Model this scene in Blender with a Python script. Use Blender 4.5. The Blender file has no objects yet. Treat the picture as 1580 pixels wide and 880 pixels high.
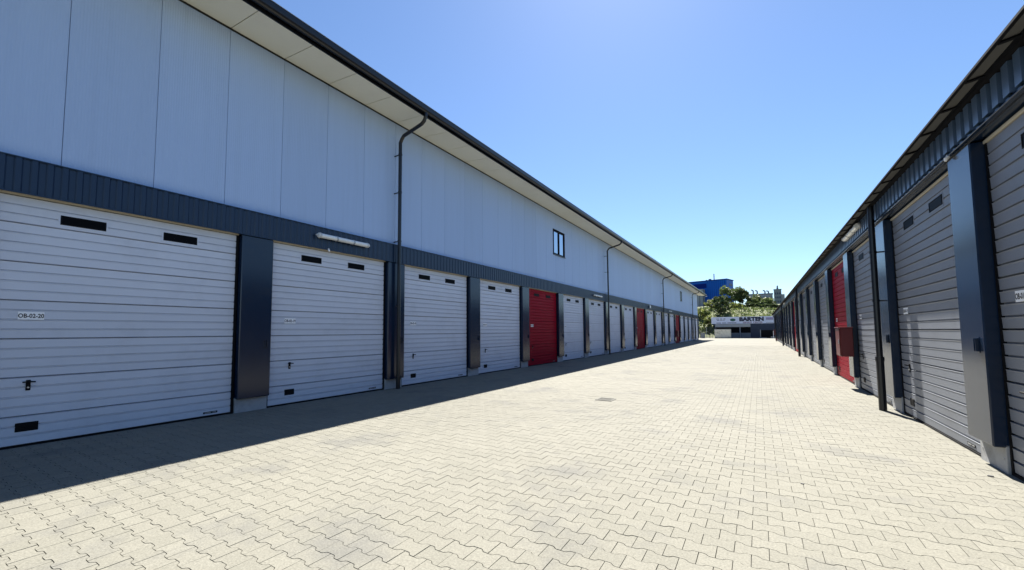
import bpy, math, random
import numpy as np
from mathutils import Vector, Matrix
R = math.radians
random.seed(7); rng = np.random.default_rng(7)
scene = bpy.context.scene
C = scene.collection

# ------------------------------------------------------------------ camera
HC = 1.48
YAW, PITCH, ROLL = 0.546002, 0.063316, -0.0080046
fwd = Vector((-math.sin(YAW)*math.cos(PITCH), math.cos(YAW)*math.cos(PITCH), math.sin(PITCH)))
right = Vector((math.cos(YAW), math.sin(YAW), 0))
up = right.cross(fwd)
r2 = math.cos(ROLL)*right + math.sin(ROLL)*up
u2 = -math.sin(ROLL)*right + math.cos(ROLL)*up
cam = bpy.data.cameras.new('camera'); camo = bpy.data.objects.new('camera', cam); C.objects.link(camo)
m = Matrix((r2, u2, -fwd)).transposed().to_4x4(); m.translation = Vector((0, 0, HC)); camo.matrix_world = m
cam.sensor_width = 36; cam.lens = 625.38/1580*36; cam.shift_y = 33.0/1580; cam.shift_x = 0
cam.clip_start = .05; cam.clip_end = 6000
scene.camera = camo

# ------------------------------------------------------------------ sky, sun, exposure
SUN = Vector((-.193, .75, 1.0)).normalized()
elev = math.asin(SUN.z); az = math.atan2(SUN.x, SUN.y)
world = bpy.data.worlds.new('World'); scene.world = world; world.use_nodes = True
wn = world.node_tree; bg = wn.nodes['Background']
sky = wn.nodes.new('ShaderNodeTexSky'); sky.sky_type = 'NISHITA'; sky.sun_disc = False
sky.sun_elevation = elev; sky.sun_rotation = az; sky.altitude = 50
sky.air_density = 1.0; sky.dust_density = .2; sky.ozone_density = 7.0
wn.links.new(sky.outputs[0], bg.inputs[0]); bg.inputs[1].default_value = .0515
sl = bpy.data.lights.new('sun', 'SUN'); sl.energy = 5.0; sl.angle = R(.5); sl.color = (1, .96, .88)
so = bpy.data.objects.new('sun', sl); C.objects.link(so)
so.rotation_euler = (-SUN).to_track_quat('-Z', 'Y').to_euler(); so.location = SUN*60
vs = scene.view_settings; vs.view_transform = 'Standard'; vs.look = 'None'; vs.exposure = 1.75; vs.gamma = 1; vs.use_curve_mapping = False
scene.cycles.diffuse_bounces = 4; scene.cycles.glossy_bounces = 3; scene.cycles.max_bounces = 6
scene.render.resolution_x, scene.render.resolution_y = 1024, 570

# ------------------------------------------------------------------ helpers
class MB:
    def __init__(s): s.v = []; s.f = []; s.m = []
    def add(s, vs, fs, mi=0):
        n = len(s.v); s.v += [tuple(p) for p in vs]; s.f += [tuple(i+n for i in f) for f in fs]; s.m += [mi]*len(fs)
    def box(s, x0, x1, y0, y1, z0, z1, mi=0, ch=0):
        if ch <= 0:
            v = [(x, y, z) for x in (x0, x1) for y in (y0, y1) for z in (z0, z1)]
            s.add(v, [(0,1,3,2),(4,6,7,5),(0,4,5,1),(2,3,7,6),(0,2,6,4),(1,5,7,3)], mi); return s
        a = [x0, x1]; b = [y0, y1]; c = [z0, z1]; sg = (1, -1)     # chamfered box: 24 verts
        v = []; idx = {}
        for i in (0,1):
            for j in (0,1):
                for k in (0,1):
                    for t in range(3):
                        p = [a[i]+sg[i]*ch*(t != 0), b[j]+sg[j]*ch*(t != 1), c[k]+sg[k]*ch*(t != 2)]
                        idx[i,j,k,t] = len(v); v.append(p)
        f = []
        for i in (0,1): f.append([idx[i,0,0,0], idx[i,1,0,0], idx[i,1,1,0], idx[i,0,1,0]])
        for j in (0,1): f.append([idx[0,j,0,1], idx[1,j,0,1], idx[1,j,1,1], idx[0,j,1,1]])
        for k in (0,1): f.append([idx[0,0,k,2], idx[1,0,k,2], idx[1,1,k,2], idx[0,1,k,2]])
        for i in (0,1):
            for j in (0,1): f.append([idx[i,j,0,0], idx[i,j,1,0], idx[i,j,1,1], idx[i,j,0,1]])
            for k in (0,1): f.append([idx[i,0,k,0], idx[i,1,k,0], idx[i,1,k,2], idx[i,0,k,2]])
        for j in (0,1):
            for k in (0,1): f.append([idx[0,j,k,1], idx[1,j,k,1], idx[1,j,k,2], idx[0,j,k,2]])
        for i in (0,1):
            for j in (0,1):
                for k in (0,1): f.append([idx[i,j,k,0], idx[i,j,k,1], idx[i,j,k,2]])
        ctr = np.array([(x0+x1)/2, (y0+y1)/2, (z0+z1)/2]); g = []
        for q in f:
            P = np.array([v[i] for i in q]); n = np.cross(P[1]-P[0], P[2]-P[0])
            g.append(tuple(q) if n @ (P.mean(0)-ctr) > 0 else tuple(q[::-1]))
        s.add(v, g, mi); return s
    def prism(s, prof, y0, y1, mi=0, closed=True, caps=True):      # profile in x,z extruded along y
        n = len(prof); v = [(p[0], y0, p[1]) for p in prof]+[(p[0], y1, p[1]) for p in prof]
        f = [(i, (i+1) % n, n+(i+1) % n, n+i) for i in range(n if closed else n-1)]
        if caps and closed: f += [tuple(range(n))[::-1], tuple(range(n, 2*n))]
        s.add(v, f, mi); return s
    def prismz(s, prof, z0, z1, mi=0, closed=True):               # profile in x,y extruded along z
        n = len(prof); v = [(p[0], p[1], z0) for p in prof]+[(p[0], p[1], z1) for p in prof]
        f = [(i, (i+1) % n, n+(i+1) % n, n+i) for i in range(n if closed else n-1)]
        if closed: f += [tuple(range(n))[::-1], tuple(range(n, 2*n))]
        s.add(v, f, mi); return s
    def tube(s, path, r, n=10, mi=0, caps=True):
        path = [Vector(p) for p in path]; rs = r if isinstance(r, (list, tuple)) else [r]*len(path)
        rings = []; ref = None
        for i, p in enumerate(path):
            d = (path[min(i+1, len(path)-1)]-path[max(i-1, 0)]).normalized()
            if ref is None: ref = Vector((0,0,1)) if abs(d.z) < .9 else Vector((1,0,0))
            a = d.cross(ref).normalized(); b = d.cross(a).normalized(); ref = a.cross(d).normalized()
            rings.append([p+rs[i]*(math.cos(2*math.pi*k/n)*a+math.sin(2*math.pi*k/n)*b) for k in range(n)])
        v = [q for rr in rings for q in rr]; f = []
        for i in range(len(path)-1):
            for k in range(n): f.append((i*n+k, i*n+(k+1) % n, (i+1)*n+(k+1) % n, (i+1)*n+k))
        if caps: f += [tuple(range(n))[::-1], tuple(range((len(path)-1)*n, len(path)*n))]
        s.add(v, f, mi); return s
    def mesh(s, name, mats, smooth=False):
        me = bpy.data.meshes.new(name); me.from_pydata(s.v, [], s.f)
        for mt in (mats if isinstance(mats, (list, tuple)) else [mats]): me.materials.append(mt)
        me.polygons.foreach_set('material_index', s.m)
        me.validate(); me.update()
        import bmesh
        bm = bmesh.new(); bm.from_mesh(me); bmesh.ops.recalc_face_normals(bm, faces=bm.faces); bm.to_mesh(me); bm.free()
        if smooth: me.shade_smooth()
        return me
    def build(s, name, mats, parent=None, loc=(0,0,0), rz=0, smooth=False):
        return place(name, s.mesh(name, mats, smooth), parent, loc, rz)
def place(name, me, parent=None, loc=(0,0,0), rz=0):
    o = bpy.data.objects.new(name, me); C.objects.link(o); o.parent = parent; o.location = loc; o.rotation_euler = (0,0,rz); return o
def tag(o, label=None, cat=None, group=None, kind=None):
    if label: o['label'] = label
    if cat: o['category'] = cat
    if group: o['group'] = group
    if kind: o['kind'] = kind
    return o
def empty(name, loc=(0,0,0), rz=0):
    o = bpy.data.objects.new(name, None); C.objects.link(o); o.location = loc; o.rotation_euler = (0,0,rz); o.empty_display_size = .1; return o
def text_geo(t, size, bold=.012, sx=1.0):
    cu = bpy.data.curves.new('t', 'FONT'); cu.body = t; cu.size = size; cu.offset = bold*size; cu.resolution_u = 3
    o = bpy.data.objects.new('t', cu); C.objects.link(o)
    me = bpy.data.meshes.new_from_object(o.evaluated_get(bpy.context.evaluated_depsgraph_get()))
    v = [(p.co.x*sx, p.co.y) for p in me.vertices]; f = [tuple(p.vertices) for p in me.polygons]
    bpy.data.objects.remove(o); bpy.data.curves.remove(cu); bpy.data.meshes.remove(me)
    x0 = min(p[0] for p in v); x1 = max(p[0] for p in v); y0 = min(p[1] for p in v); y1 = max(p[1] for p in v)
    return [(p[0]-(x0+x1)/2, p[1]-(y0+y1)/2) for p in v], f, x1-x0, y1-y0

# ------------------------------------------------------------------ materials
def mat(name, col, rough=.5, metal=0, var=.08, vs=3.0, bump=0, bs=200, spec=.5, coat=0, stain=None, ss=.6, stretch=(1,1,1), ov=0):
    M = bpy.data.materials.new(name); M.use_nodes = True; nt = M.node_tree; N = nt.nodes; L = nt.links
    b = N['Principled BSDF']; b.inputs['Roughness'].default_value = rough; b.inputs['Metallic'].default_value = metal
    b.inputs['Specular IOR Level'].default_value = spec; b.inputs['Coat Weight'].default_value = coat
    tc = N.new('ShaderNodeTexCoord'); mp = N.new('ShaderNodeMapping'); mp.inputs['Scale'].default_value = stretch
    oi = N.new('ShaderNodeObjectInfo'); ad = N.new('ShaderNodeVectorMath'); ad.operation = 'MULTIPLY_ADD'
    L.new(oi.outputs['Random'], ad.inputs[0]); ad.inputs[1].default_value = (17, 31, 13); L.new(tc.outputs['Object'], ad.inputs[2])
    L.new(ad.outputs[0], mp.inputs[0])
    nz = N.new('ShaderNodeTexNoise'); nz.inputs['Scale'].default_value = vs; nz.inputs['Detail'].default_value = 5; nz.inputs['Roughness'].default_value = .65
    L.new(mp.outputs[0], nz.inputs['Vector'])
    mx = N.new('ShaderNodeMix'); mx.data_type = 'RGBA'
    mx.inputs[6].default_value = (*[c*(1-var) for c in col], 1); mx.inputs[7].default_value = (*[min(1, c*(1+var)) for c in col], 1)
    L.new(nz.outputs[0], mx.inputs[0]); out = mx.outputs[2]
    if stain:
        n2 = N.new('ShaderNodeTexNoise'); n2.inputs['Scale'].default_value = ss; n2.inputs['Detail'].default_value = 6; n2.inputs['Roughness'].default_value = .7
        L.new(mp.outputs[0], n2.inputs['Vector'])
        rp = N.new('ShaderNodeValToRGB'); rp.color_ramp.elements[0].position = .5; rp.color_ramp.elements[1].position = .75
        rp.color_ramp.elements[1].color = (.7,.7,.7,1); L.new(n2.outputs[0], rp.inputs[0])
        m2 = N.new('ShaderNodeMix'); m2.data_type = 'RGBA'; L.new(rp.outputs[0], m2.inputs[0]); L.new(out, m2.inputs[6]); m2.inputs[7].default_value = (*stain, 1); out = m2.outputs[2]
    if ov:
        rv = N.new('ShaderNodeMapRange'); rv.inputs[3].default_value = 1-ov; rv.inputs[4].default_value = 1+ov; L.new(oi.outputs['Random'], rv.inputs[0])
        m5 = N.new('ShaderNodeMix'); m5.data_type = 'RGBA'; m5.blend_type = 'MULTIPLY'; m5.inputs[0].default_value = 1; L.new(out, m5.inputs[6]); L.new(rv.outputs[0], m5.inputs[7]); out = m5.outputs[2]
    L.new(out, b.inputs['Base Color'])
    mr = N.new('ShaderNodeMapRange'); mr.inputs[3].default_value = rough*.85; mr.inputs[4].default_value = min(1, rough*1.15)
    L.new(nz.outputs[0], mr.inputs[0]); L.new(mr.outputs[0], b.inputs['Roughness'])
    if bump:
        n3 = N.new('ShaderNodeTexNoise'); n3.inputs['Scale'].default_value = bs; n3.inputs['Detail'].default_value = 2
        L.new(tc.outputs['Object'], n3.inputs['Vector'])
        bp = N.new('ShaderNodeBump'); bp.inputs['Strength'].default_value = bump; bp.inputs['Distance'].default_value = .002
        L.new(n3.outputs[0], bp.inputs['Height']); L.new(bp.outputs[0], b.inputs['Normal'])
    return M
def leafmat(name, c1, c2, trans=.35):
    M = bpy.data.materials.new(name); M.use_nodes = True; nt = M.node_tree; N = nt.nodes; L = nt.links
    b = N['Principled BSDF']; b.inputs['Roughness'].default_value = .6
    g = N.new('ShaderNodeNewGeometry'); mx = N.new('ShaderNodeMix'); mx.data_type = 'RGBA'
    mx.inputs[6].default_value = (*c1, 1); mx.inputs[7].default_value = (*c2, 1)
    L.new(g.outputs['Random Per Island'], mx.inputs[0]); L.new(mx.outputs[2], b.inputs['Base Color'])
    t = N.new('ShaderNodeBsdfTranslucent'); L.new(mx.outputs[2], t.inputs[0])
    ms = N.new('ShaderNodeMixShader'); ms.inputs[0].default_value = trans; L.new(b.outputs[0], ms.inputs[1]); L.new(t.outputs[0], ms.inputs[2])
    L.new(ms.outputs[0], N['Material Output'].inputs[0]); return M
def panelmat(name, col):
    M = mat(name, col, .5, 0, .04, 1.6, stretch=(1, 7, .3), spec=.4, ov=.03, stain=[c*.92 for c in col], ss=.9); nt = M.node_tree; N = nt.nodes; L = nt.links
    tc = N.new('ShaderNodeTexCoord'); w = N.new('ShaderNodeTexWave'); w.bands_direction = 'Y'; w.inputs['Scale'].default_value = 9.0
    w.inputs['Distortion'].default_value = .3; L.new(tc.outputs['Object'], w.inputs[0])
    n = N.new('ShaderNodeTexNoise'); n.inputs['Scale'].default_value = 120; n.inputs['Detail'].default_value = 3; L.new(tc.outputs['Object'], n.inputs['Vector'])
    a = N.new('ShaderNodeMath'); a.operation = 'MULTIPLY_ADD'; a.inputs[1].default_value = 1.6; L.new(n.outputs[0], a.inputs[0]); L.new(w.outputs['Fac'], a.inputs[2])
    bp = N.new('ShaderNodeBump'); bp.inputs['Strength'].default_value = .6; bp.inputs['Distance'].default_value = .003
    L.new(a.outputs[0], bp.inputs['Height']); L.new(bp.outputs[0], N['Principled BSDF'].inputs['Normal']); return M
def pavermat():
    M = bpy.data.materials.new('concrete_paver'); M.use_nodes = True; nt = M.node_tree; N = nt.nodes; L = nt.links
    b = N['Principled BSDF']; b.inputs['Roughness'].default_value = .8; b.inputs['Specular IOR Level'].default_value = .15
    g = N.new('ShaderNodeNewGeometry'); oi = N.new('ShaderNodeObjectInfo')
    s = N.new('ShaderNodeMath'); s.operation = 'ADD'; L.new(g.outputs['Random Per Island'], s.inputs[0]); L.new(oi.outputs['Random'], s.inputs[1])
    fr = N.new('ShaderNodeMath'); fr.operation = 'FRACT'; L.new(s.outputs[0], fr.inputs[0])
    r1 = N.new('ShaderNodeValToRGB'); e = r1.color_ramp.elements
    e[0].color = (.165, .159, .133, 1); e[1].color = (.181, .174, .146, 1)
    e2 = r1.color_ramp.elements.new(.5); e2.color = (.173, .166, .139, 1); L.new(fr.outputs[0], r1.inputs[0])
    # worn grey smudges that run over many stones
    n1 = N.new('ShaderNodeTexNoise'); n1.inputs['Scale'].default_value = .9; n1.inputs['Detail'].default_value = 7; n1.inputs['Roughness'].default_value = .62; L.new(g.outputs['Position'], n1.inputs['Vector'])
    rp = N.new('ShaderNodeValToRGB'); rp.color_ramp.elements[0].position = .53; rp.color_ramp.elements[1].position = .73; rp.color_ramp.elements[1].color = (.8,.8,.8,1); L.new(n1.outputs[0], rp.inputs[0])
    m1 = N.new('ShaderNodeMix'); m1.data_type = 'RGBA'; L.new(rp.outputs[0], m1.inputs[0]); L.new(r1.outputs[0], m1.inputs[6]); m1.inputs[7].default_value = (.105, .104, .100, 1)
    # pale, lightly trafficked areas
    n4 = N.new('ShaderNodeTexNoise'); n4.inputs['Scale'].default_value = .22; n4.inputs['Detail'].default_value = 4; L.new(g.outputs['Position'], n4.inputs['Vector'])
    m4 = N.new('ShaderNodeMix'); m4.data_type = 'RGBA'; m4.blend_type = 'MULTIPLY'; m4.inputs[0].default_value = 1
    r4 = N.new('ShaderNodeMapRange'); r4.inputs[1].default_value = .3; r4.inputs[2].default_value = .7; r4.inputs[3].default_value = .93; r4.inputs[4].default_value = 1.07; L.new(n4.outputs[0], r4.inputs[0])
    L.new(m1.outputs[2], m4.inputs[6]); L.new(r4.outputs[0], m4.inputs[7])
    # aggregate grain
    n2 = N.new('ShaderNodeTexNoise'); n2.inputs['Scale'].default_value = 70; n2.inputs['Detail'].default_value = 6; n2.inputs['Roughness'].default_value = .8; L.new(g.outputs['Position'], n2.inputs['Vector'])
    r2_ = N.new('ShaderNodeMapRange'); r2_.inputs[1].default_value = .3; r2_.inputs[2].default_value = .7; r2_.inputs[3].default_value = .68; r2_.inputs[4].default_value = 1.32; L.new(n2.outputs[0], r2_.inputs[0])
    m2 = N.new('ShaderNodeMix'); m2.data_type = 'RGBA'; m2.blend_type = 'MULTIPLY'; m2.inputs[0].default_value = 1; L.new(m4.outputs[2], m2.inputs[6]); L.new(r2_.outputs[0], m2.inputs[7])
    L.new(m2.outputs[2], b.inputs['Base Color'])
    bp = N.new('ShaderNodeBump'); bp.inputs['Strength'].default_value = .45; bp.inputs['Distance'].default_value = .002; L.new(n2.outputs[0], bp.inputs['Height']); L.new(bp.outputs[0], b.inputs['Normal'])
    return M
M_paver = pavermat()
M_sand = mat('joint_sand', (.045, .042, .036), .95, var=.3, vs=40, bump=.5, bs=300)
M_panel = panelmat('wall_panel_paint', (.38, .50, .72))
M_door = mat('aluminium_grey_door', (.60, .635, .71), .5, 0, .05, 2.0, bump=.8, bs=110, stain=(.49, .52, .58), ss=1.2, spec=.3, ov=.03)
M_door2 = mat('darker_grey_door', (.20, .215, .248), .45, 0, .06, 2.0, bump=.8, bs=110, stain=(.15, .16, .178), ss=1.2, spec=.4, ov=.03)  # evenly darker grey than the left doors, used along the right row
M_red = mat('red_door_paint', (.28, .003, .018), .5, 0, .08, 2.0, bump=.8, bs=110, spec=.06, ov=.03)
M_navy = mat('anthracite_sheet', (.006, .017, .042), .20, 0, .12, 2.5, bump=.04, bs=60, spec=.5, stain=(.016, .022, .036), ss=1.6)
M_navy_rough = mat('anthracite_cladding', (.005, .019, .05), .35, 0, .12, 2.5)
M_black = mat('black_rubber', (.006, .006, .007), .7, spec=.15)
M_gutter = mat('black_gutter_paint', (.006, .0065, .009), .3, 0, .1)
M_eave = mat('weathered_eave_board', (.085, .083, .078), .8, 0, .2, 3)
M_trimblk = mat('matt_black_trim', (.005, .005, .007), .7, spec=.1)
M_rib = mat('sky_sheen_rib', (.075, .125, .215), .3, 0, .1, 2.5, spec=.6)  # base colour lightened to stand in for sky reflected on the ribs
M_soffit = mat('cream_soffit_board', (.84, .81, .66), .6, 0, .05, 1.0, stain=(.78, .74, .60), ss=.8)
M_roof = mat('roof_sheet', (.30, .31, .33), .45)
M_plinth = mat('plinth_concrete', (.36, .365, .37), .8, var=.15, vs=8, bump=.3, bs=90, stain=(.16, .155, .14), ss=3)
M_trim = mat('door_head_trim', (.50, .46, .37), .5)
M_glass = mat('dark_glass', (.003, .0035, .0045), .5, spec=.06)
M_wglass = mat('reflective_pane_glass', (.48, .52, .56), .03, 1.0, .02)
M_white = mat('white_plate', (.90, .90, .90), .5, var=.03)
M_ink = mat('black_lettering', (.012, .012, .014), .6)
M_lampb = mat('lamp_base_plastic', (.55, .56, .56), .5)
M_lampc = mat('lamp_cover_acrylic', (.78, .80, .80), .25, spec=.7)
M_steel = mat('zinc_steel', (.45, .46, .47), .4, .6)
M_core = mat('inner_wall', (.10, .10, .11), .8)
M_hyd = mat('hydrant_red_paint', (.10, .003, .005), .4, 0, .08)
M_cast = mat('cast_iron', (.10, .098, .095), .7, .2, .3, 20, bump=.5, bs=80)
M_drain = mat('dusty_iron', (.12, .116, .10), .85, 0, .2, 20, bump=.5, bs=80)
M_bark = mat('bark', (.09, .07, .05), .9, var=.3, vs=5, bump=.6, bs=20)
M_soil = mat('grassy_soil', (.10, .115, .045), .95, var=.35, vs=.6, stain=(.14, .13, .06), ss=.12)
M_earth = mat('open_ground', (.16, .15, .11), .95, var=.3, vs=.05)
M_blue = mat('cobalt_cladding', (.002, .085, .42), .5, 0, .06, .3, spec=.15)
M_bluedk = mat('deep_blue_cladding', (.003, .018, .16), .6, 0, .06, .3, spec=.05)
M_conc = mat('pale_concrete', (.24, .255, .275), .8, var=.12, vs=.5)
M_concb = mat('weathered_concrete', (.15, .17, .195), .85, var=.15, vs=.3)
M_shop = mat('dark_blue_workshop_sheet', (.012, .026, .06), .5, var=.12, vs=1)
M_band = mat('pale_band', (.36, .37, .37), .6)
M_sign = mat('sign_white', (.62, .66, .78), .5, var=.03)
M_signink = mat('sign_navy_ink', (.012, .014, .04), .5)
M_signred = mat('sign_dark_red_ink', (.16, .03, .06), .5)
M_signgreen = mat('sign_dark_green', (.008, .06, .05), .5)
M_signviolet = mat('sign_violet', (.16, .09, .24), .5)
M_cont = mat('sprayed_cream_paint', (.80, .75, .62), .6, var=.15, vs=3, stain=(.20, .19, .10), ss=2.2)
M_leaf1 = leafmat('leaf_mid', (.055, .085, .022), (.15, .19, .055))
M_leaf2 = leafmat('leaf_dark', (.035, .058, .020), (.11, .14, .045), .3)
M_leaf3 = leafmat('leaf_yellowgreen', (.10, .13, .03), (.24, .26, .07))
M_grass = leafmat('grass_blades', (.05, .08, .025), (.18, .21, .07))

# ------------------------------------------------------------------ ground and paving
XL, XR = -8.436, 2.12                 # door planes of the two halls
g = MB(); g.add([(-1500,-300,-.06),(1500,-300,-.06),(1500,2500,-.06),(-1500,2500,-.06)], [(0,1,2,3)])
tag(g.build('ground', M_earth), kind='structure')
pv = MB(); pv.add([(-14,-10,0),(9,-10,0),(9,92,0),(-14,92,0)], [(0,1,2,3)])
pavement = tag(pv.build('pavement', M_sand), kind='structure')
LP, RP = .2, .14                      # stone length across the lane, row pitch
def outline(fine):
    xs = [0, .030, .041, .059, .070, .130, .141, .159, .170, .2] if fine else [0, .036, .064, .136, .164, .2]
    hs = [.0825, .0825, .0790, .0610, .0575, .0575, .0610, .0790, .0825, .0825] if fine else [.0825, .0825, .0575, .0575, .0825, .0825]
    t = [(x-.1, h) for x, h in zip(xs, hs)]
    return np.array([(x, -h) for x, h in t]+[(x, h) for x, h in t[::-1]])
def inset(o, d):
    n = len(o); out = []
    for i in range(n):
        a, p, b = o[i-1], o[i], o[(i+1) % n]
        e1 = (p-a)/np.linalg.norm(p-a); e2 = (b-p)/np.linalg.norm(b-p)
        n1 = np.array([-e1[1], e1[0]]); n2 = np.array([-e2[1], e2[0]]); k = n1+n2
        out.append(p+k*d/max(.35, (1+n1@n2)))
    return np.array(out)
HT = .012
def stone(fine):
    o = outline(fine); lo = inset(o, .0007); hi = inset(o, .0023); n = len(o)
    v = np.vstack([np.c_[lo, np.zeros(n)-.002], np.c_[hi, np.full(n, HT)]])
    f = [(i, (i+1) % n, n+(i+1) % n, n+i) for i in range(n)]+[tuple(range(n, 2*n))]
    return v, f
def proj(p):
    d = Vector(p)-Vector((0,0,HC)); z = d.dot(fwd)
    if z < .2: return None
    return 790+625.38*d.dot(r2)/z, 473-625.38*d.dot(u2)/z, z
cells = []
for j in range(-24, 322):
    y = j*RP
    for i in range(-44, 13):
        x = i*LP+(LP/2 if j % 2 else 0)
        if XL-.12 < x < XR+.12: cells.append((x, y))
vis = []
for c in cells:
    q = proj((c[0], c[1], 0))
    if q and 25 < q[0] < 1555 and q[1] < 862: vis.append((q[2], c))
vis.sort(); near = set(c for _, c in vis[:300])
v1, f1 = stone(True)
me = bpy.data.meshes.new('paver'); me.from_pydata(v1.tolist(), [], f1); me.materials.append(M_paver); me.update()
for c in sorted(near):
    o = place('paver', me, pavement, (c[0], c[1], random.uniform(-.0012, .0012)))
    o.rotation_euler = (random.uniform(-.006, .006), random.uniform(-.005, .005), random.uniform(-.004, .004))
def field(name, cs, fine):
    v, f = stone(fine); n = len(v); k = len(cs)
    P = np.array(cs); V = np.tile(v, (k, 1, 1))
    tx = rng.uniform(-.006, .006, (k, 1)); ty = rng.uniform(-.005, .005, (k, 1)); dz = rng.uniform(-.0012, .0012, (k, 1))
    V[:, :, 2] += dz+tx*V[:, :, 1]+ty*V[:, :, 0]
    V[:, :, 0] += P[:, 0:1]; V[:, :, 1] += P[:, 1:2]
    loops = np.concatenate([np.array(q) for q in f]); ls = np.array([len(q) for q in f])
    L_ = (loops[None, :]+(np.arange(k)*n)[:, None]).ravel().astype(np.int32)
    tot = np.tile(ls, k).astype(np.int32); st = np.concatenate([[0], np.cumsum(tot)[:-1]]).astype(np.int32)
    me = bpy.data.meshes.new(name); me.vertices.add(n*k); me.vertices.foreach_set('co', V.ravel().astype(np.float32))
    me.loops.add(len(L_)); me.loops.foreach_set('vertex_index', L_); me.polygons.add(len(tot))
    me.polygons.foreach_set('loop_start', st); me.polygons.foreach_set('loop_total', tot)
    me.materials.append(M_paver); me.update(calc_edges=True); me.shade_flat()
    return tag(place(name, me, pavement), kind='stuff')
rest = [c for c in cells if c not in near]
field('paver_field', [c for c in rest if c[1] < 9], True)
field('paver_field', [c for c in rest if c[1] >= 9], False)
fp = MB(); y1 = 321.5*RP; fp.add([(-14,y1,HT),(9,y1,HT),(9,92,HT),(-14,92,HT)], [(0,1,2,3)])
tag(fp.build('far_paving', M_paver, pavement), kind='stuff')

# ------------------------------------------------------------------ shared sectional-door meshes (local: x out, y along the door, z up)
DW, DH = 2.92, 3.364
bounds = [.036, .417, .93, 1.445, 1.96, 2.477, 2.999, 3.364]; ribs = [3, 4, 4, 4, 4, 4, 3]
def section(z0, z1, n, mt):
    pr = []; dz = (z1-z0)/n
    pr.append((-.035, z0+.003)); pr.append((-.022, z0+.003)); pr.append((0, z0+.011))
    for k in range(1, n):
        z = z0+k*dz
        pr += [(.003, z-.024), (.007, z-.012), (-.020, z-.010), (-.020, z+.003), (0, z+.008)]
    pr += [(.003, z1-.020), (.007, z1-.010), (-.022, z1-.008), (-.035, z1-.003)]
    return MB().prism(pr, .012, DW-.012, 0).mesh('door_section', mt)
sec_grey = [section(bounds[i], bounds[i+1], ribs[i], M_door) for i in range(7)]
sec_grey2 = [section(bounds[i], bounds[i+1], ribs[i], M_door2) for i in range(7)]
sec_red = [section(bounds[i], bounds[i+1], ribs[i], M_red) for i in range(7)]
def frame_mesh():
    b = MB()
    b.box(-.12, -.04, -.02, DW+.02, 0, DH+.03, 2)                 # dark back
    b.box(-.06, .012, -.03, .010, 0, DH, 0); b.box(-.06, .012, DW-.010, DW+.03, 0, DH, 0)   # side seals
    b.box(-.06, .020, -.03, DW+.03, DH+.002, DH+.036, 1, .004)    # head trim
    b.box(-.05, .010, .012, DW-.012, 0, .034, 0)                  # bottom seal
    return b.mesh('garage_door', [M_black, M_trim, M_core])
me_frame = frame_mesh()
def win_mesh(mt):
    b = MB(); w, h = .475, .135; t = .016
    for a in ((0, w, 0, t), (0, w, h-t, h), (0, t, t, h-t), (w-t, w, t, h-t)): b.box(0, .011, a[0], a[1], a[2], a[3], 0, .003)
    b.box(-.001, .007, t, w-t, t, h-t, 1)
    e = .022                                                      # door skin round the window
    for a in ((-e, w+e, -e, 0), (-e, w+e, h, h+e), (-e, 0, 0, h), (w, w+e, 0, h)): b.box(-.006, .0045, a[0], a[1], a[2], a[3], 2)
    return b.mesh('window', [M_black, M_glass, mt])
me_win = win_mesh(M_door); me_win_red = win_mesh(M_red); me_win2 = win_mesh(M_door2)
h = MB(); h.box(.002, .014, -.022, .022, -.07, .07, 0, .004); h.tube([(.012,0,.045),(.055,0,.045)], .011, 8)
h.tube([(.052,-.058,.045),(.055,0,.047),(.052,.058,.043)], .009, 8); h.tube([(.014,0,-.03),(.02,0,-.03)], .012, 8, 1)
me_handle = h.mesh('handle', [M_black, M_steel])
b = MB(); b.box(-.004, .008, 0, .205, 0, .118, 0, .004)
for k in range(5): b.box(.008, .013, .012, .193, .012+k*.021, .022+k*.021, 0)
me_vent = b.mesh('vent_grille', M_black)
b = MB(); b.box(-.002, .006, 0, .22, 0, .034, 0, .003); b.box(.006, .0075, .02, .12, .010, .024, 1); b.box(.006, .0075, .14, .2, .010, .024, 1)
me_slot = b.mesh('threshold_plate', [M_black, M_steel])
def plate_mesh(t):
    b = MB(); b.box(.003, .007, 0, .235, 0, .105, 0)
    v, f, w, hh = text_geo(t, .078, .026, .74)
    b.add([(.0082, .1175+p[0], .0525+p[1]) for p in v], f, 1)
    return b.mesh('number_plate', [M_white, M_ink])
def make_door(hall, loc, rz, num, red=False):
    d = place('garage_door', me_frame, hall, loc, rz)
    if red: d['label'] = 'red sectional door'
    r_row = rz != 0
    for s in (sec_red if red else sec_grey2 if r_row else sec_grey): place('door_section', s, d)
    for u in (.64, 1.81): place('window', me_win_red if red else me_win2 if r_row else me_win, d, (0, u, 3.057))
    place('handle', me_handle, d, (0, .44, .82)); place('vent_grille', me_vent, d, (0, .35, .21))
    place('threshold_plate', me_slot, d, (0, 2.48, .075)); place('number_plate', plate_mesh(num), d, (0, .31, 1.70))
    return d

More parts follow.
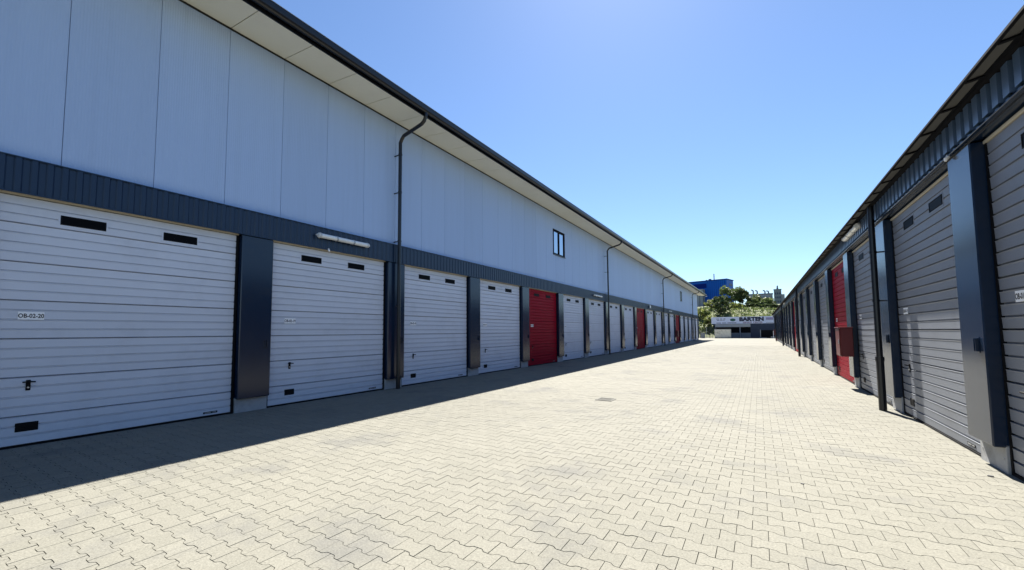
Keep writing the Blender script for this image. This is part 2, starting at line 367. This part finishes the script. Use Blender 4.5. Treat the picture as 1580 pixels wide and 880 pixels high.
# pillar sheet casing, plinth and latch shared by both halls
PW = .58
def pillar_mesh(zt, d):
    b = MB(); b.box(-.10, d, 0, PW, .27, zt, 0, .012); return b.mesh('pillar_casing', M_navy)
b = MB(); b.box(-.10, .035, 0, PW, 0, .30, 0, .004)
for yy in (.06, PW-.06): b.tube([(.035, yy, .15), (.041, yy, .15)], .008, 6, 1)
me_plinth = b.mesh('plinth', [M_plinth, M_steel])
b = MB(); b.box(0, .006, 0, .07, 0, .17, 0, .003); b.box(.006, .03, .008, .022, .015, .155, 0, .003); b.box(.006, .03, .05, .062, .015, .155, 0, .003)
me_latch = b.mesh('latch', M_navy)
def ribbed(width, z0, z1, pitch, dep, lo, name, mt, fl=.12, fl2=None):
    n = int(round(width/pitch)); p = width/n; pr = []
    for k in range(n):
        y = k*p; pr += [(0, y), (0, y+p*lo), (dep, y+p*(lo+fl)), (dep, y+p*(1-(fl if fl2 is None else fl2)))]
    pr.append((0, width)); b = MB(); b.prismz(pr, z0, z1, 0, closed=False)
    b.box(-.03, -.004, 0, width, z0, z1, 0)
    return b.mesh(name, mt)

# ------------------------------------------------------------------ left hall
PL = 3.56
hall = empty('storage_hall', (XL, 34, 0))
tag(hall, 'two-storey hall on the left, smooth pale wall above a long row of grey doors', 'building')
def LH(x, y, z): return (x-XL, y-34, z)                           # world to hall-local
YE = 72.45; Y_0 = -5.2
b = MB(); b.box(*[-24-XL, -8.56-XL], Y_0-34, YE-34, 0, 3.9, 0); b.box(-24-XL, -8.475-XL, Y_0-34, YE-34, 3.9, 7.45, 0)
b.build('inner_wall', M_core, hall)
SP = 1.0352; s0 = 1.49-6*SP
wz0, wz1 = 3.87, 7.335
b = MB(); b.box(-.05, 0, .003, SP-.003, wz0, wz1, 0, .003); me_wp = b.mesh('wall_panel', M_panel)
ns = int((YE-s0)/SP)
WIN = [(17.78, 19.1), (55.1, 56.4)]; WZ = (5.28, 6.5)
for k in range(ns):
    y = s0+k*SP; o = None
    hit = [w for w in WIN if y < w[1] and y+SP > w[0]]
    if not hit: place('wall_panel', me_wp, hall, LH(-8.42, y, 0)); continue
    a0 = max(.004, hit[0][0]-y); a1 = min(SP-.004, hit[0][1]-y); b = MB()
    b.box(-.05, 0, .004, SP-.004, wz0, WZ[0], 0, .004); b.box(-.05, 0, .004, SP-.004, WZ[1], wz1, 0, .004)
    if a0 > .02: b.box(-.05, 0, .004, a0, WZ[0]-.004, WZ[1]+.004, 0)
    if a1 < SP-.02: b.box(-.05, 0, a1, SP-.004, WZ[0]-.004, WZ[1]+.004, 0)
    b.build('wall_panel', M_panel, hall, LH(-8.42, y, 0))
for w0, w1 in WIN:
    W = w1-w0; H = WZ[1]-WZ[0]; b = MB(); t = .07
    for a in ((0, W, 0, t), (0, W, H-t, H), (0, t, t, H-t), (W-t, W, t, H-t), (W/2-.05, W/2+.05, t, H-t)): b.box(-.05, .015, a[0], a[1], a[2], a[3], 0, .005)
    for a in ((-.02, W+.02, H, H+.025), (-.02, 0, 0, H), (W, W+.02, 0, H)): b.box(-.05, .022, a[0], a[1], a[2], a[3], 0)
    wd = b.build('window', M_trimblk, hall, LH(-8.42, w0, WZ[0]))
    for a in ((t, W/2-.05), (W/2+.05, W-t)):
        q = MB(); q.box(-.03, -.02, a[0]+.002, a[1]-.002, t+.002, H-t-.002, 0); q.build('pane', M_wglass, wd)
    q = MB(); q.box(-.05, .06, -.04, W+.04, -.035, -.002, 0, .004); q.build('sill', M_gutter, wd)
# soffit boards, gutter, roof
b = MB(); pr = [(0, 7.335), (1.055, 7.243), (1.055, 7.268), (0, 7.36)]; b.prism(pr, .008, SP-.008); me_sf = b.mesh('soffit_board', M_soffit)
for k in range(ns+2): place('soffit_board', me_sf, hall, LH(-8.417, s0+k*SP, 0))
YR = s0+(ns+2)*SP+.02
b = MB(); b.box(-.008, .006, Y_0-34, YE-34, 7.30, 7.334, 0); b.build('wall_top_trim', M_gutter, hall, LH(-8.41, 34, 0))
b = MB(); b.prism([(-7.36-XL, 7.30), (-7.36-XL, 7.40), (-16.2-XL, 8.17), (-16.2-XL, 8.07)], Y_0-34, YR-34)
b.box(-7.363-XL, -7.345-XL, Y_0-34, YR-34, 7.205, 7.42); b.build('roof', [M_gutter], hall)
b = MB(); b.prism([(-7.20-XL, 7.425), (-7.20-XL, 7.437), (-16.2-XL, 8.222), (-16.2-XL, 8.21)], Y_0-34, YR-34); b.build('roof_sheet', M_roof, hall)
pr = []; cx, cz, r = -7.275, 7.345, .072
for k in range(9):
    a = math.pi+math.pi*k/8; pr.append((cx-XL+r*math.cos(a), cz+r*1.7*math.sin(a)*.75))
pr = [(cx-XL-r, 7.405)]+pr+[(cx-XL+r, 7.408), (cx-XL+r+.010, 7.408), (cx-XL+r+.010, 7.395)]+[(p[0]*1.0+.004, p[1]-.006) for p in pr[::-1]]
b = MB(); b.prism(pr, Y_0-34, YR-34); b.build('gutter', M_gutter, hall)
# dark ribbed band over the doors
FZ0, FZ1 = 3.372, 3.862
me_fl = ribbed(PL, FZ0+.02, FZ1-.015, .14, .018, .40, 'ribbed_band', M_navy_rough)
for k in range(-2, 20):
    y = .88-.60+k*PL
    place('ribbed_band', me_fl, hall, LH(-8.315, y, 0))
yb0, yb1 = .88-.60-2*PL, .88-.60+20*PL
b = MB(); b.box(-8.47-XL, -8.288-XL, yb0-34, yb1-34, FZ1-.015, FZ1+.004, 0, .003); b.box(-8.318-XL, -8.288-XL, yb0-34, yb1-34, FZ0, FZ0+.02, 0, .003)
b.box(-8.47-XL, -8.36-XL, yb0-34, yb1-34, FZ0+.045, FZ1-.016, 0)
b.build('band_flashing', M_navy_rough, hall)
b = MB(); b.box(-8.47-XL, -8.319-XL, yb0-34, yb1-34, FZ0+.034, FZ0+.044, 0); b.build('band_underside', M_trim, hall)
me_pl = pillar_mesh(3.371, .125)
for k in range(-1, 21):
    y = .88-.61+k*PL+.015
    if k == 20: y = .88+19*PL+DW+.03
    p = place('pillar_casing', me_pl, hall, LH(XL, y, 0)); place('plinth', me_plinth, hall, LH(XL, y, 0))
    place('latch', me_latch, p, (.125, .44, 1.20))
for k in range(20):
    n = 20-k; make_door(hall, LH(XL, .88+k*PL, 0), 0, 'OB-02-%02d' % n, n in (16, 11, 6))
def downpipe(hallobj, f, X, Y, Xg, zg, zb, clean=1.0):
    b = MB()
    path = [(X,Y,clean), (X,Y,zb-.12), (X+(Xg-X)*.06,Y,zb-.03)] if zb else [(X,Y,clean)]
    if zb: path += [(X+(Xg-X)*.14,Y,zb+.05), (X+(Xg-X)*.86,Y,zg-.27), (X+(Xg-X)*.96,Y,zg-.20), (Xg,Y,zg-.10), (Xg,Y,zg+.02)]
    else: path += [(X,Y,zg)]
    b.tube([f(*p) for p in path], .048, 12)
    b.tube([f(X,Y,.012), f(X,Y,clean+.02)], .058, 12); b.tube([f(X,Y,clean-.02), f(X,Y,clean+.06)], .066, 12)
    dp = b.build('downpipe', M_gutter, hallobj, smooth=False)
    for z in ([2.2, 3.95, 5.3, 6.35] if zb else [2.0, 2.9]):
        q = MB(); q.tube([f(X,Y,z-.02), f(X,Y,z+.02)], .056, 12)
        a = f(X-.0 if zb else X, Y, z); s = -1 if zb else 1
        w = (X-(-8.42)) if (zb and z > 3.9) else ((X+8.31) if zb else (2.0-X))
        q.box(min(a[0], a[0]+s*w), max(a[0], a[0]+s*w), a[1]-.012, a[1]+.012, z-.012, z+.012); q.build('pipe_clip', M_gutter, dp)
for k in (2, 7, 12, 18):
    y = .88-.33+k*PL
    downpipe(hall, LH, -8.20 if True else 0, y, -7.275, 7.27, 6.80, .28)

# ------------------------------------------------------------------ right hall
PR = 3.53
hall2 = empty('garage_row', (XR, 34, 0))
tag(hall2, 'low row of grey roll-up doors on the right with dark sheet pillars', 'building')
def RH(x, y, z): return (x-XR, y-34, z)
b = MB(); b.box(2.22-XR, 13-XR, -2-34, 73.6-34, 0, 3.85); b.build('inner_wall', M_core, hall2)
RS = 1.016                                                        # the right row stands a touch taller
me_pr = pillar_mesh(3.46, .125)
def bay(k): return 6.74+k*PR
for k in range(-1, 20):
    y0 = bay(k)
    p = place('pillar_casing', me_pr, hall2, RH(XR, y0-.005, 0), math.pi); place('plinth', me_plinth, hall2, RH(XR, y0-.005, 0), math.pi)
    place('latch', me_latch, p, (.125, .40, 1.22))
    if k < 19:
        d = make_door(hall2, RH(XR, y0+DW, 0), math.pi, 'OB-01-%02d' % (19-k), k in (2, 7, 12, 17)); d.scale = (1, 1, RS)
me_fr = ribbed(PR, 3.52, 3.845, .196, .075, .40, 'ribbed_band', M_rib, .02)
for k in range(-3, 20):
    place('ribbed_band', me_fr, hall2, RH(2.015, bay(k)+DW, 0), math.pi)
yb0, yb1 = bay(-3)+DW-PR, bay(19)+DW
yb0 -= 34; yb1 -= 34
b = MB(); b.box(1.965-XR, 2.02-XR, yb0, yb1, 3.49, 3.52, 0, .004); b.box(2.02-XR, 2.2-XR, yb0, yb1, 3.474, 3.486, 0)
b.box(2.05-XR, 2.24-XR, yb0, yb1, 3.49, 3.9, 0); b.build('band_flashing', M_navy, hall2)
b = MB(); b.prism([(1.842-XR, 3.787), (2.06-XR, 3.862), (2.06-XR, 3.885), (1.842-XR, 3.81)], yb0, yb1)
b.build('eave_board', M_trimblk, hall2)
b = MB(); b.prism([(1.741-XR, 3.770), (1.84-XR, 3.790), (1.84-XR, 3.80), (1.741-XR, 3.780)], yb0, yb1); b.build('eave_soffit', M_eave, hall2)
b = MB(); b.box(1.710-XR, 1.740-XR, yb0, yb1, 3.762, 3.788, 0, .004)
b.prism([(1.715-XR, 3.790), (1.715-XR, 3.795), (13.2-XR, 4.4), (13.2-XR, 4.36), (2.1-XR, 3.90), (1.80-XR, 3.815)], yb0, yb1); b.build('roof', M_trimblk, hall2)
b = MB(); b.prism([(1.735-XR, 3.752), (1.85-XR, 3.772), (1.85-XR, 3.785), (1.735-XR, 3.766)], -.02, .02); me_hook = b.mesh('eave_hook', M_trimblk)
y = 2.88
while y < 73: place('eave_hook', me_hook, hall2, (0, y-34, 0)); y += .605
for k in (1, 6, 11, 16): downpipe(hall2, RH, 1.865, bay(k)-.42, 1.865, 3.77, None, .92)

# ------------------------------------------------------------------ things fixed to the halls
def strip_light(loc, rz, L, label):
    t = empty('strip_light', loc, rz); tag(t, label, 'light', 'strip lights over the doors')
    b = MB(); b.box(.02, .06, 0, L, -.045, .045, 0, .012); b.box(-.02, .02, .25, .30, -.02, .02); b.box(-.02, .02, L-.30, L-.25, -.02, .02); b.build('housing', M_lampb, t)
    pr = [(.06+.062*math.sin(math.pi*k/10), -.052*math.cos(math.pi*k/10)) for k in range(11)]
    b = MB(); b.prism(pr, .012, L-.012); b.build('cover', M_lampc, t)
    for y in (.03, L*.33, L*.66, L-.07):
        b = MB(); b.prism([(.02, -.058), (.09, -.058), (.132, -.02), (.132, .02), (.09, .058), (.02, .058)], y, y+.035); b.build('clip', M_steel if y > .1 and y < L-.1 else M_lampb, t)
    for y, s in ((0, -1), (L, 1)):
        b = MB(); b.tube([(.055, y, 0), (.055, y+s*.04, 0)], .018, 8); b.build('end_cap', M_lampb, t)
strip_light((-8.29, 5.32, 3.655), 0, 1.36, 'white strip light on the left band, nearest the camera')
strip_light((-8.29, 22.9, 3.62), 0, 1.36, 'white strip light on the left band just before the second downpipe')
strip_light((-8.29, 46.4, 3.62), 0, 1.36, 'tiny white strip light on the left band just after the third downpipe')
strip_light((1.965, 12.75, 3.70), math.pi, 1.6, 'white strip light under the right eave beside the nearest downpipe')
strip_light((1.965, 41.6, 3.70), math.pi, 1.5, 'tiny white strip light far along the right eave')
t = empty('flood_light', (-8.29, 37.2, 3.62)); tag(t, 'small square floodlight on the left band above a red door', 'light')
b = MB(); b.box(.05, .12, -.16, .16, -.12, .14, 0, .015); b.build('housing', M_lampb, t)
b = MB(); b.box(.12, .126, -.13, .13, -.09, .11); b.build('lens', M_lampc, t)
b = MB(); b.box(0, .05, -.03, .03, -.03, .03); b.build('bracket', M_steel, t)
def sensor(loc, sgn, label):
    t = empty('motion_sensor', loc); tag(t, label, 'sensor')
    b = MB(); b.tube([(0,0,.03), (sgn*.02,0,.005), (sgn*.025,0,-.02)], [.02, .022, .012], 10); b.build('dome', M_white, t)
    b = MB(); b.box(-.012, .012, -.012, .012, .02, .05); b.build('mount', M_white, t)
sensor((-8.275, 5.62, 3.355), 1, 'tiny white sensor dome under the left band below the nearest strip light')
sensor((1.975, 6.62, 3.462), -1, 'tiny white sensor dome under the right band beside the nearest pillar')
def hydrant(loc, rz, label):
    t = empty('hydrant_cabinet', loc, rz); tag(t, label, 'cabinet', 'red hydrant cabinets by the red doors')
    b = MB(); b.box(0, .25, 0, .62, 0, .72, 0, .01); b.build('body', M_hyd, t)
    b = MB(); b.box(.252, .268, .02, .60, .02, .70, 0, .006); b.build('door', M_hyd, t)
    b = MB(); b.box(-.01, .285, -.015, .635, .722, .74, 0, .004); b.build('top_plate', M_hyd, t)
    b = MB(); b.box(.268, .285, .53, .56, .32, .42, 0, .004); b.build('handle', M_steel, t)
hydrant((1.995, 13.05+.62, .80), math.pi, 'red hydrant cabinet beside the nearest red door on the right')
hydrant((1.995, bay(17)-.62+.6, .80), math.pi, 'red hydrant cabinet at the far end of the right row')
hydrant((-8.31, .88+14*PL-.55, .78), 0, 'dark red hydrant cabinet beside the farthest red door on the left')
def cover(loc, w, d, rz, label):
    t = empty('drain_cover', loc, rz); tag(t, label, 'drain cover')
    b = MB()
    for a in ((-w/2, w/2, -d/2, -d/2+.04), (-w/2, w/2, d/2-.04, d/2), (-w/2, -w/2+.04, -d/2+.04, d/2-.04), (w/2-.04, w/2, -d/2+.04, d/2-.04)): b.box(a[0], a[1], a[2], a[3], 0, .02, 0, .003)
    b.build('rim', M_drain, t)
    n = 9
    for k in range(n):
        x = -w/2+.05+(w-.1)*(k+.2)/n; b = MB(); b.box(x, x+(w-.1)/n*.55, -d/2+.045, d/2-.045, 0, .017, 0, .003); b.build('bar', M_drain, t)
cover((-2.88, 8.6, .004), .36, .36, 0, 'iron drain grate in the middle of the sunlit paving')
for x, y, s, lb in ((1.905, 5.98, .022, 'dark pebble by the nearest pillar of the right row'), (.295, 4.82, .014, 'tiny dark crumb on the sunlit paving right of centre')):
    b = MB(); b.box(-s, s, -s*.6, s*.6, 0, s*.6, 0, s*.25); o = b.build('pebble', M_cast, None, (x, y, HT), random.uniform(0, 3)); tag(o, lb, 'pebble')

# ------------------------------------------------------------------ embankment and background
def hz(y, x=0):
    pts = [(90.8, -.05), (93, .9), (99, 3.6), (106, 5.9), (116, 7.0), (150, 8.5), (230, 14), (330, 15), (600, 15)]
    for (a, za), (c, zc) in zip(pts, pts[1:]):
        if a <= y <= c: return za+(zc-za)*(y-a)/(c-a)+.25*math.sin(x*.35+y*.2)*min(1, max(0, (y-93)/5))
    return -.05
b = MB(); ys = [90.8, 92, 93, 95, 97, 99, 101, 103, 106, 109, 112, 116, 122, 130, 150, 190, 230, 280, 330, 600]; xs = [-260, -120, -60, -40]+list(range(-30, 31, 2))+[40, 60, 120, 260]
V = [(x, y, hz(y, x)) for y in ys for x in xs]; n = len(xs)
b.add(V, [(j*n+i, j*n+i+1, (j+1)*n+i+1, (j+1)*n+i) for j in range(len(ys)-1) for i in range(n-1)])
tag(b.build('hill', M_soil, smooth=True), kind='structure')
def quads(centers, size, mt, name, parent=None, flat=.0):
    k = len(centers); c = np.array(centers); a = rng.normal(size=(k, 3)); a /= np.linalg.norm(a, axis=1)[:, None]
    w = rng.normal(size=(k, 3)); w -= (w*a).sum(1)[:, None]*a; w /= np.linalg.norm(w, axis=1)[:, None]
    s = size*rng.uniform(.6, 1.3, (k, 1)); bb = a*s; cc = w*s*.6
    V = np.stack([c-bb, c+cc, c+bb, c-cc], 1).reshape(-1, 3)
    me = bpy.data.meshes.new(name); me.from_pydata(V.tolist(), [], [(4*i, 4*i+1, 4*i+2, 4*i+3) for i in range(k)]); me.materials.append(mt); me.update()
    return place(name, me, parent)
def tree(name, x, y, h, w, mt, label, cat='tree', nleaf=2600, trunk=.3, leaf=.24, lift=.28, group=None):
    z = hz(y, x); t = empty(name, (x, y, z-.1)); tag(t, label, cat, group)
    b = MB(); tips = []
    top = Vector((random.uniform(-.3, .3), 0, h*.62))
    b.tube([(0,0,0), (top.x*.3, .05, h*.3), tuple(top)], [trunk*.5, trunk*.38, trunk*.14], 8)
    nb = 9
    for k in range(nb):
        a = 2*math.pi*k/nb+random.uniform(-.3, .3); z0 = h*random.uniform(lift*.6, .55); rr = w*.5*random.uniform(.55, .95)
        e = Vector((math.cos(a)*rr, math.sin(a)*rr, z0+h*random.uniform(.08, .32)))
        b.tube([(0,0,z0), (e.x*.5, e.y*.5, z0+(e.z-z0)*.65), tuple(e)], [trunk*.2, trunk*.13, trunk*.05], 6); tips.append(e)
    tips.append(Vector((0, 0, h*.8))); b.build('trunk', M_bark, t)
    cl = []
    for e in tips:
        for _ in range(3):
            cl.append((e+Vector((random.gauss(0, w*.09), random.gauss(0, w*.09), random.gauss(0, h*.07))), random.uniform(.10, .19)*w))
    for _ in range(8):
        a = random.uniform(0, 2*math.pi); q = random.uniform(0, .45)*w; cl.append((Vector((math.cos(a)*q, math.sin(a)*q, h*random.uniform(lift, .92)*(1-.25*q/w))), random.uniform(.08, .16)*w))
    pts = []
    for _ in range(nleaf):
        c, r = random.choice(cl); d = Vector((random.gauss(0,1), random.gauss(0,1), random.gauss(0,1))).normalized()*r*random.uniform(.45, 1.05)
        p = c+Vector((d.x, d.y, d.z*.75)); pts.append((p.x, p.y, max(.1, p.z)))
    quads(pts, leaf, mt, 'crown', t)
tree('broadleaf_tree', -5.6, 118, 5.9, 6.4, M_leaf1, 'largest tree on the bank, rising in front of the blue hall', nleaf=3400)
tree('broadleaf_tree', -3.2, 116, 5.6, 3.8, M_leaf2, 'dark airy tree touching the largest tree on its right', nleaf=2000, lift=.08)
tree('broadleaf_tree', .2, 119, 3.5, 5.4, M_leaf1, 'wide dark green tree in front of the vented factory', nleaf=3000, lift=.1)
tree('broadleaf_tree', 2.6, 121, 2.5, 2.6, M_leaf2, 'small dark tree left of the concrete tower', nleaf=1300)
tree('broadleaf_tree', -7.3, 104, 5.0, 3.4, M_leaf2, 'narrow dark tree low on the bank above the workshop sign', nleaf=1900, lift=.1)
for i, (x, y, h, w, mt, lb) in enumerate([
    (-9.6, 110, 3.0, 3.4, M_leaf3, 'yellow-green bush below the blue hall'), (-10.9, 101, 2.6, 3.0, M_leaf3, 'bright yellow-green bush beside the end of the left hall'),
    (-9.0, 96, 2.6, 2.6, M_leaf3, 'yellow-green bush left of the workshop sign'), (.7, 110, 1.9, 2.4, M_leaf2, 'rounded dark shrub on the bank under the wide dark tree'),
    (-1.6, 111, 1.8, 2.0, M_leaf2, 'small dark shrub on the bank between the two biggest trees'), (3.2, 110, 1.5, 2.0, M_leaf2, 'low dark shrub on the bank near the right eave'),
    (-4.6, 109, 1.6, 3.0, M_leaf3, 'low pale bush in front of the largest tree')]):
    tree('bush', x, y, h, w, mt, lb, 'bush', 1100, .12, .2, .05)
pts = []
for _ in range(9000):
    x = random.uniform(-22, 12); y = 93+random.random()**1.3*26; pts.append((x, y, hz(y, x)+random.uniform(.02, .45)))
tag(quads(pts, .24, M_grass, 'grass'), kind='stuff')
tag(bpy.data.objects['grass'], 'tall sunlit grass and weeds covering the bank', 'grass')

# workshop with sign at the end of the lane
W0 = 88.0
ws = empty('workshop', (-3, W0, 0)); tag(ws, 'low dark blue workshop with a long white BARTEN sign at the lane end', 'building')
def WS(x): return x+3
def wbox(name, x0, x1, z0, z1, y0, y1, mt, parent=ws, ch=0):
    b = MB(); b.box(WS(x0), WS(x1), y0, y1, z0, z1, 0, ch); return b.build(name, mt, parent)
k = W0/90.0
wbox('wall', -7.4, 5.5, 0, 2.85, .10, 2.4, M_shop); wbox('roof', -8.0, 5.7, 2.86, 3.0, -.1, 2.6, M_gutter)
sg = wbox('sign_board', -7.85, 2.52, 2.72, 4.02, -.32, -.22, M_sign, ws, .01)
for x in (-7, -4.5, -2, .5): wbox('sign_post', x, x+.08, 2.6, 3.9, -.2, -.1, M_steel)
def sign_text(t, size, cx, cz, mt, bold=.02, sx=1.0, name='lettering'):
    v, f, w, hh = text_geo(t, size, bold, sx); b = MB(); b.add([(WS(cx)+p[0], -.326, cz+p[1]) for p in v], f); b.build(name, mt, sg)
sign_text('BARTEN', .95, -1.13, 3.57, M_signink, .075, 1.12); sign_text('SERVICE  CENTER', .40, -.95, 2.93, M_signred, .02, 1.0)
b = MB(); b.add([(WS(-4.18)+.47*math.cos(a*math.pi/12), -.326, 3.46+.27*math.sin(a*math.pi/12)) for a in range(24)], [tuple(range(24))]); b.build('emblem', M_signgreen, sg)
b = MB(); b.add([(WS(-4.18)+.36*math.cos(a*math.pi/12), -.329, 3.46+.17*math.sin(a*math.pi/12)) for a in range(24)], [tuple(range(24))]); b.build('emblem_centre', mat('sign_teal', (.01, .11, .07), .5), sg)
for (z, segs) in ((3.68, ((-7.0, -6.5), (-6.35, -6.0), (-5.75, -5.4))), (3.44, ((-6.9, -6.45), (-6.35, -5.9), (-5.8, -5.55))), (2.9, ((-7.0, -6.2), (-6.0, -5.3), (-5.1, -3.6)))):
    for a, c in segs:
        b = MB(); b.add([(WS(a), -.326, z-.05), (WS(c), -.326, z-.05), (WS(c), -.326, z+.05), (WS(a), -.326, z+.05)], [(0,1,2,3)]); b.build('small_lettering', M_signink, sg)
for z, hh, mt in ((3.70, .14, M_signviolet), (3.52, .12, M_signviolet), (3.36, .06, M_signink), (2.86, .05, M_signink)):
    b = MB(); b.add([(WS(1.15), -.326, z-hh/2), (WS(2.3), -.326, z-hh/2), (WS(2.3), -.326, z+hh/2), (WS(1.15), -.326, z+hh/2)], [(0,1,2,3)]); b.build('small_lettering', mt, sg)
wbox('canopy_band', -7.2, -1.33, 2.1, 2.66, -.25, .08, M_band, ws, .02)
for x0, x1 in ((-7.1, -3.15), (-2.95, -1.36)):
    w = wbox('window', x0, x1, .98, 2.06, .04, .09, M_glass)
    wbox('frame', x0-.03, x1+.03, .93, .975, .02, .08, M_band, w).location = (0,0,0)
wbox('post', -3.13, -2.97, 0, 2.1, -.1, .09, M_conc)
wbox('wall_panel', -7.1, -3.2, .06, .90, .03, .09, M_concb); wbox('wall_panel', -2.9, -1.36, .06, .90, .03, .09, M_concb)
for i in range(9): wbox('cladding_sheet', -1.28+i*.42, -.90+i*.42, 1.5, 2.70, .05, .095, M_shop, ws, .01)
wbox('gate_opening', .28, 2.4, .06, 1.46, .06, .095, M_black); wbox('gate_sill', .0, 1.2, .04, .14, -.3, .05, M_conc)
wbox('gate_post', .18, .27, .05, 1.55, 0, .095, M_steel)
t = empty('cream_container', (-5.85, 85.6, 0)); tag(t, 'cream graffiti-covered container in front of the workshop windows', 'container')
b = MB(); b.box(-1.35, 1.35, 0, 1.4, .12, 1.62, 0, .02); b.build('body', M_cont, t)
b = MB(); b.box(-1.38, 1.38, -.03, 1.43, 1.62, 1.70, 0, .01); b.build('rim', M_band, t)
for x in (-1.32, -.45, .45, 1.24):
    b = MB(); b.box(x, x+.08, -.05, 0, .12, 1.62); b.build('rib', M_cont, t)
for x in (-1.1, 1.1):
    b = MB(); b.box(x-.12, x+.12, .1, 1.3, .012, .12); b.build('skid', M_black, t)
fe = empty('metal_fence', (-9.0, 86.5, 0)); tag(fe, 'dark metal fence between the left hall and the workshop', 'fence')
for i in range(7):
    b = MB(); b.box(-1.9+i*.55, -1.84+i*.55, -.03, .03, 0, 2.1); b.build('post', M_steel if i in (0, 4) else M_gutter, fe)
for z in (.15, .75, 1.35, 1.95):
    b = MB(); b.box(-1.9, 1.46, .031, .06, z, z+.06); b.build('rail', M_gutter, fe)
for i in range(26):
    b = MB(); b.box(-1.88+i*.127, -1.85+i*.127, .061, .075, .1, 2.05); b.build('slat', M_gutter, fe)
t = empty('steel_cabinet', (-9.2, 85.4, 0)); tag(t, 'grey cabinet with a pale front by the end of the left hall', 'cabinet')
b = MB(); b.box(-.35, .35, -.3, .3, .05, 1.05, 0, .01); b.build('body', M_concb, t)
b = MB(); b.box(-.33, .33, -.315, -.302, .1, 1.0, 0, .004); b.build('door', M_conc, t)
t = empty('barrier_post', (2.15, 85, 0)); tag(t, 'thin white post on a cross foot near the end of the right row', 'post')
b = MB(); b.tube([(0,0,.1), (0,0,1.35)], .035, 8); b.build('pole', M_white, t)
b = MB(); b.box(-.42, .42, -.04, .04, .2, .27); b.box(-.05, .05, -.3, .3, .012, .1); b.build('foot', M_white, t)
for (x, y, hh, lb) in ((-11.15, 100, 6.0, 'taller dark lamp post beyond the end of the left hall'), (-10.75, 103, 4.6, 'shorter dark lamp post beyond the end of the left hall')):
    t = empty('lamp_post', (x, y, hz(y, x)-.1)); tag(t, lb, 'lamp post')
    b = MB(); b.tube([(0,0,0), (0,0,hh)], [.10, .06], 8); b.build('pole', M_gutter, t)
    b = MB(); b.tube([(0,0,hh), (.1,0,hh+.12), (.55,0,hh+.16)], .035, 6); b.build('arm', M_gutter, t)
    b = MB(); b.box(.45, .85, -.09, .09, hh+.12, hh+.2, 0, .02); b.build('lantern', M_lampb, t)

# far industry
bh = empty('blue_hall', (-13, 230, 0), math.pi-math.atan2(4.6, 16.9)); tag(bh, 'tall cobalt blue industrial hall on the hill', 'building')
# local: x runs left along the front, y runs towards the camera
b = MB(); b.box(0, 26, -9.5, 0, 8, 27.2, 0); b.build('wall', M_blue, bh)
b = MB(); b.box(-.25, 26.2, -9.7, .25, 27.2, 27.6, 0); b.build('roof_edge', M_bluedk, bh)
b = MB(); b.box(9.8, 16.5, .02, .12, 23.6, 26.0); b.build('window_band', M_bluedk, bh)
b = MB(); b.box(10.6, 25, .3, 3.4, 8, 22.9); b.build('annex', M_conc, bh)
for i in range(9):
    b = MB(); b.box(.9+i*1.02, .96+i*1.02, .02, .10, 8, 27.0); b.build('panel_joint', M_bluedk, bh)
for (y0, z0) in ((-7.8, 24.2), (-5.2, 24.2), (-7.8, 21.4)):
    b = MB(); b.box(-.12, -.02, y0, y0+1.6, z0, z0+1.2); b.build('window', M_concb, bh)
b = MB(); b.tube([(7.0, -3, 27.6), (7.0, -3, 31.0)], .25, 8); b.build('chimney', M_conc, bh)
b = MB(); b.tube([(9.1, -3, 27.6), (9.1, -3, 28.5)], [.9, .7], 8); b.build('roof_vent', M_conc, bh)
b = MB(); b.tube([(10.8, -3, 27.6), (10.8, -3, 28.2)], .45, 8); b.build('roof_vent', M_conc, bh)
fc = empty('vented_factory', (1.5, 260, 0)); tag(fc, 'pale grey factory with four bent roof vents behind the trees', 'building')
b = MB(); b.box(-6, 5.6, 0, 10, 8, 21.0); b.build('wall', M_conc, fc)
b = MB(); b.box(-6.2, 5.8, -.2, 10.2, 21.0, 21.45); b.build('roof', M_concb, fc)
for i in range(10):
    b = MB(); b.box(-5.6+i*1.13, -4.9+i*1.13, -.1, .05, 17.6, 19.6); b.build('window', M_concb, fc)
for i, (x, hh) in enumerate(((-3.4, 2.5), (-1.5, 2.1), (2.15, 1.9), (3.8, 1.6))):
    b = MB(); b.tube([(x,3,21.4), (x,3,21.4+hh*.7), (x-.2,3,21.4+hh*.9), (x-.75,3,21.4+hh)], .36, 8); b.tube([(x-.75,3,21.4+hh), (x-1.0,3,21.4+hh)], [.36, .55], 8); b.build('roof_vent', M_concb, fc)
tw = empty('concrete_tower', (10.85, 300, 0)); tag(tw, 'tall grey concrete tower with a rooftop mast, right of the trees', 'tower')
b = MB(); b.box(-1.95, 1.95, 0, 4, 8, 26.5); b.build('shaft', M_concb, tw)
b = MB(); b.box(-2.1, 2.1, -.15, 4.15, 26.5, 26.9); b.box(-.5, .5, 1, 2, 26.9, 27.9); b.build('roof', M_concb, tw)
b = MB(); b.tube([(0,1.5,27.9), (0,1.5,28.5), (0,1.5,29.3)], [.28, .5, .12], 8); b.build('mast', M_concb, tw)
b = MB(); b.box(1.97, 3.55, .5, 4, 8, 23.6); b.build('annex', M_conc, tw)
for i in range(6):
    for x in (-1.4, -.3, .8):
        b = MB(); b.box(x, x+.6, -.06, .02, 11+i*2.5, 12.2+i*2.5); b.build('window', M_shop, tw)
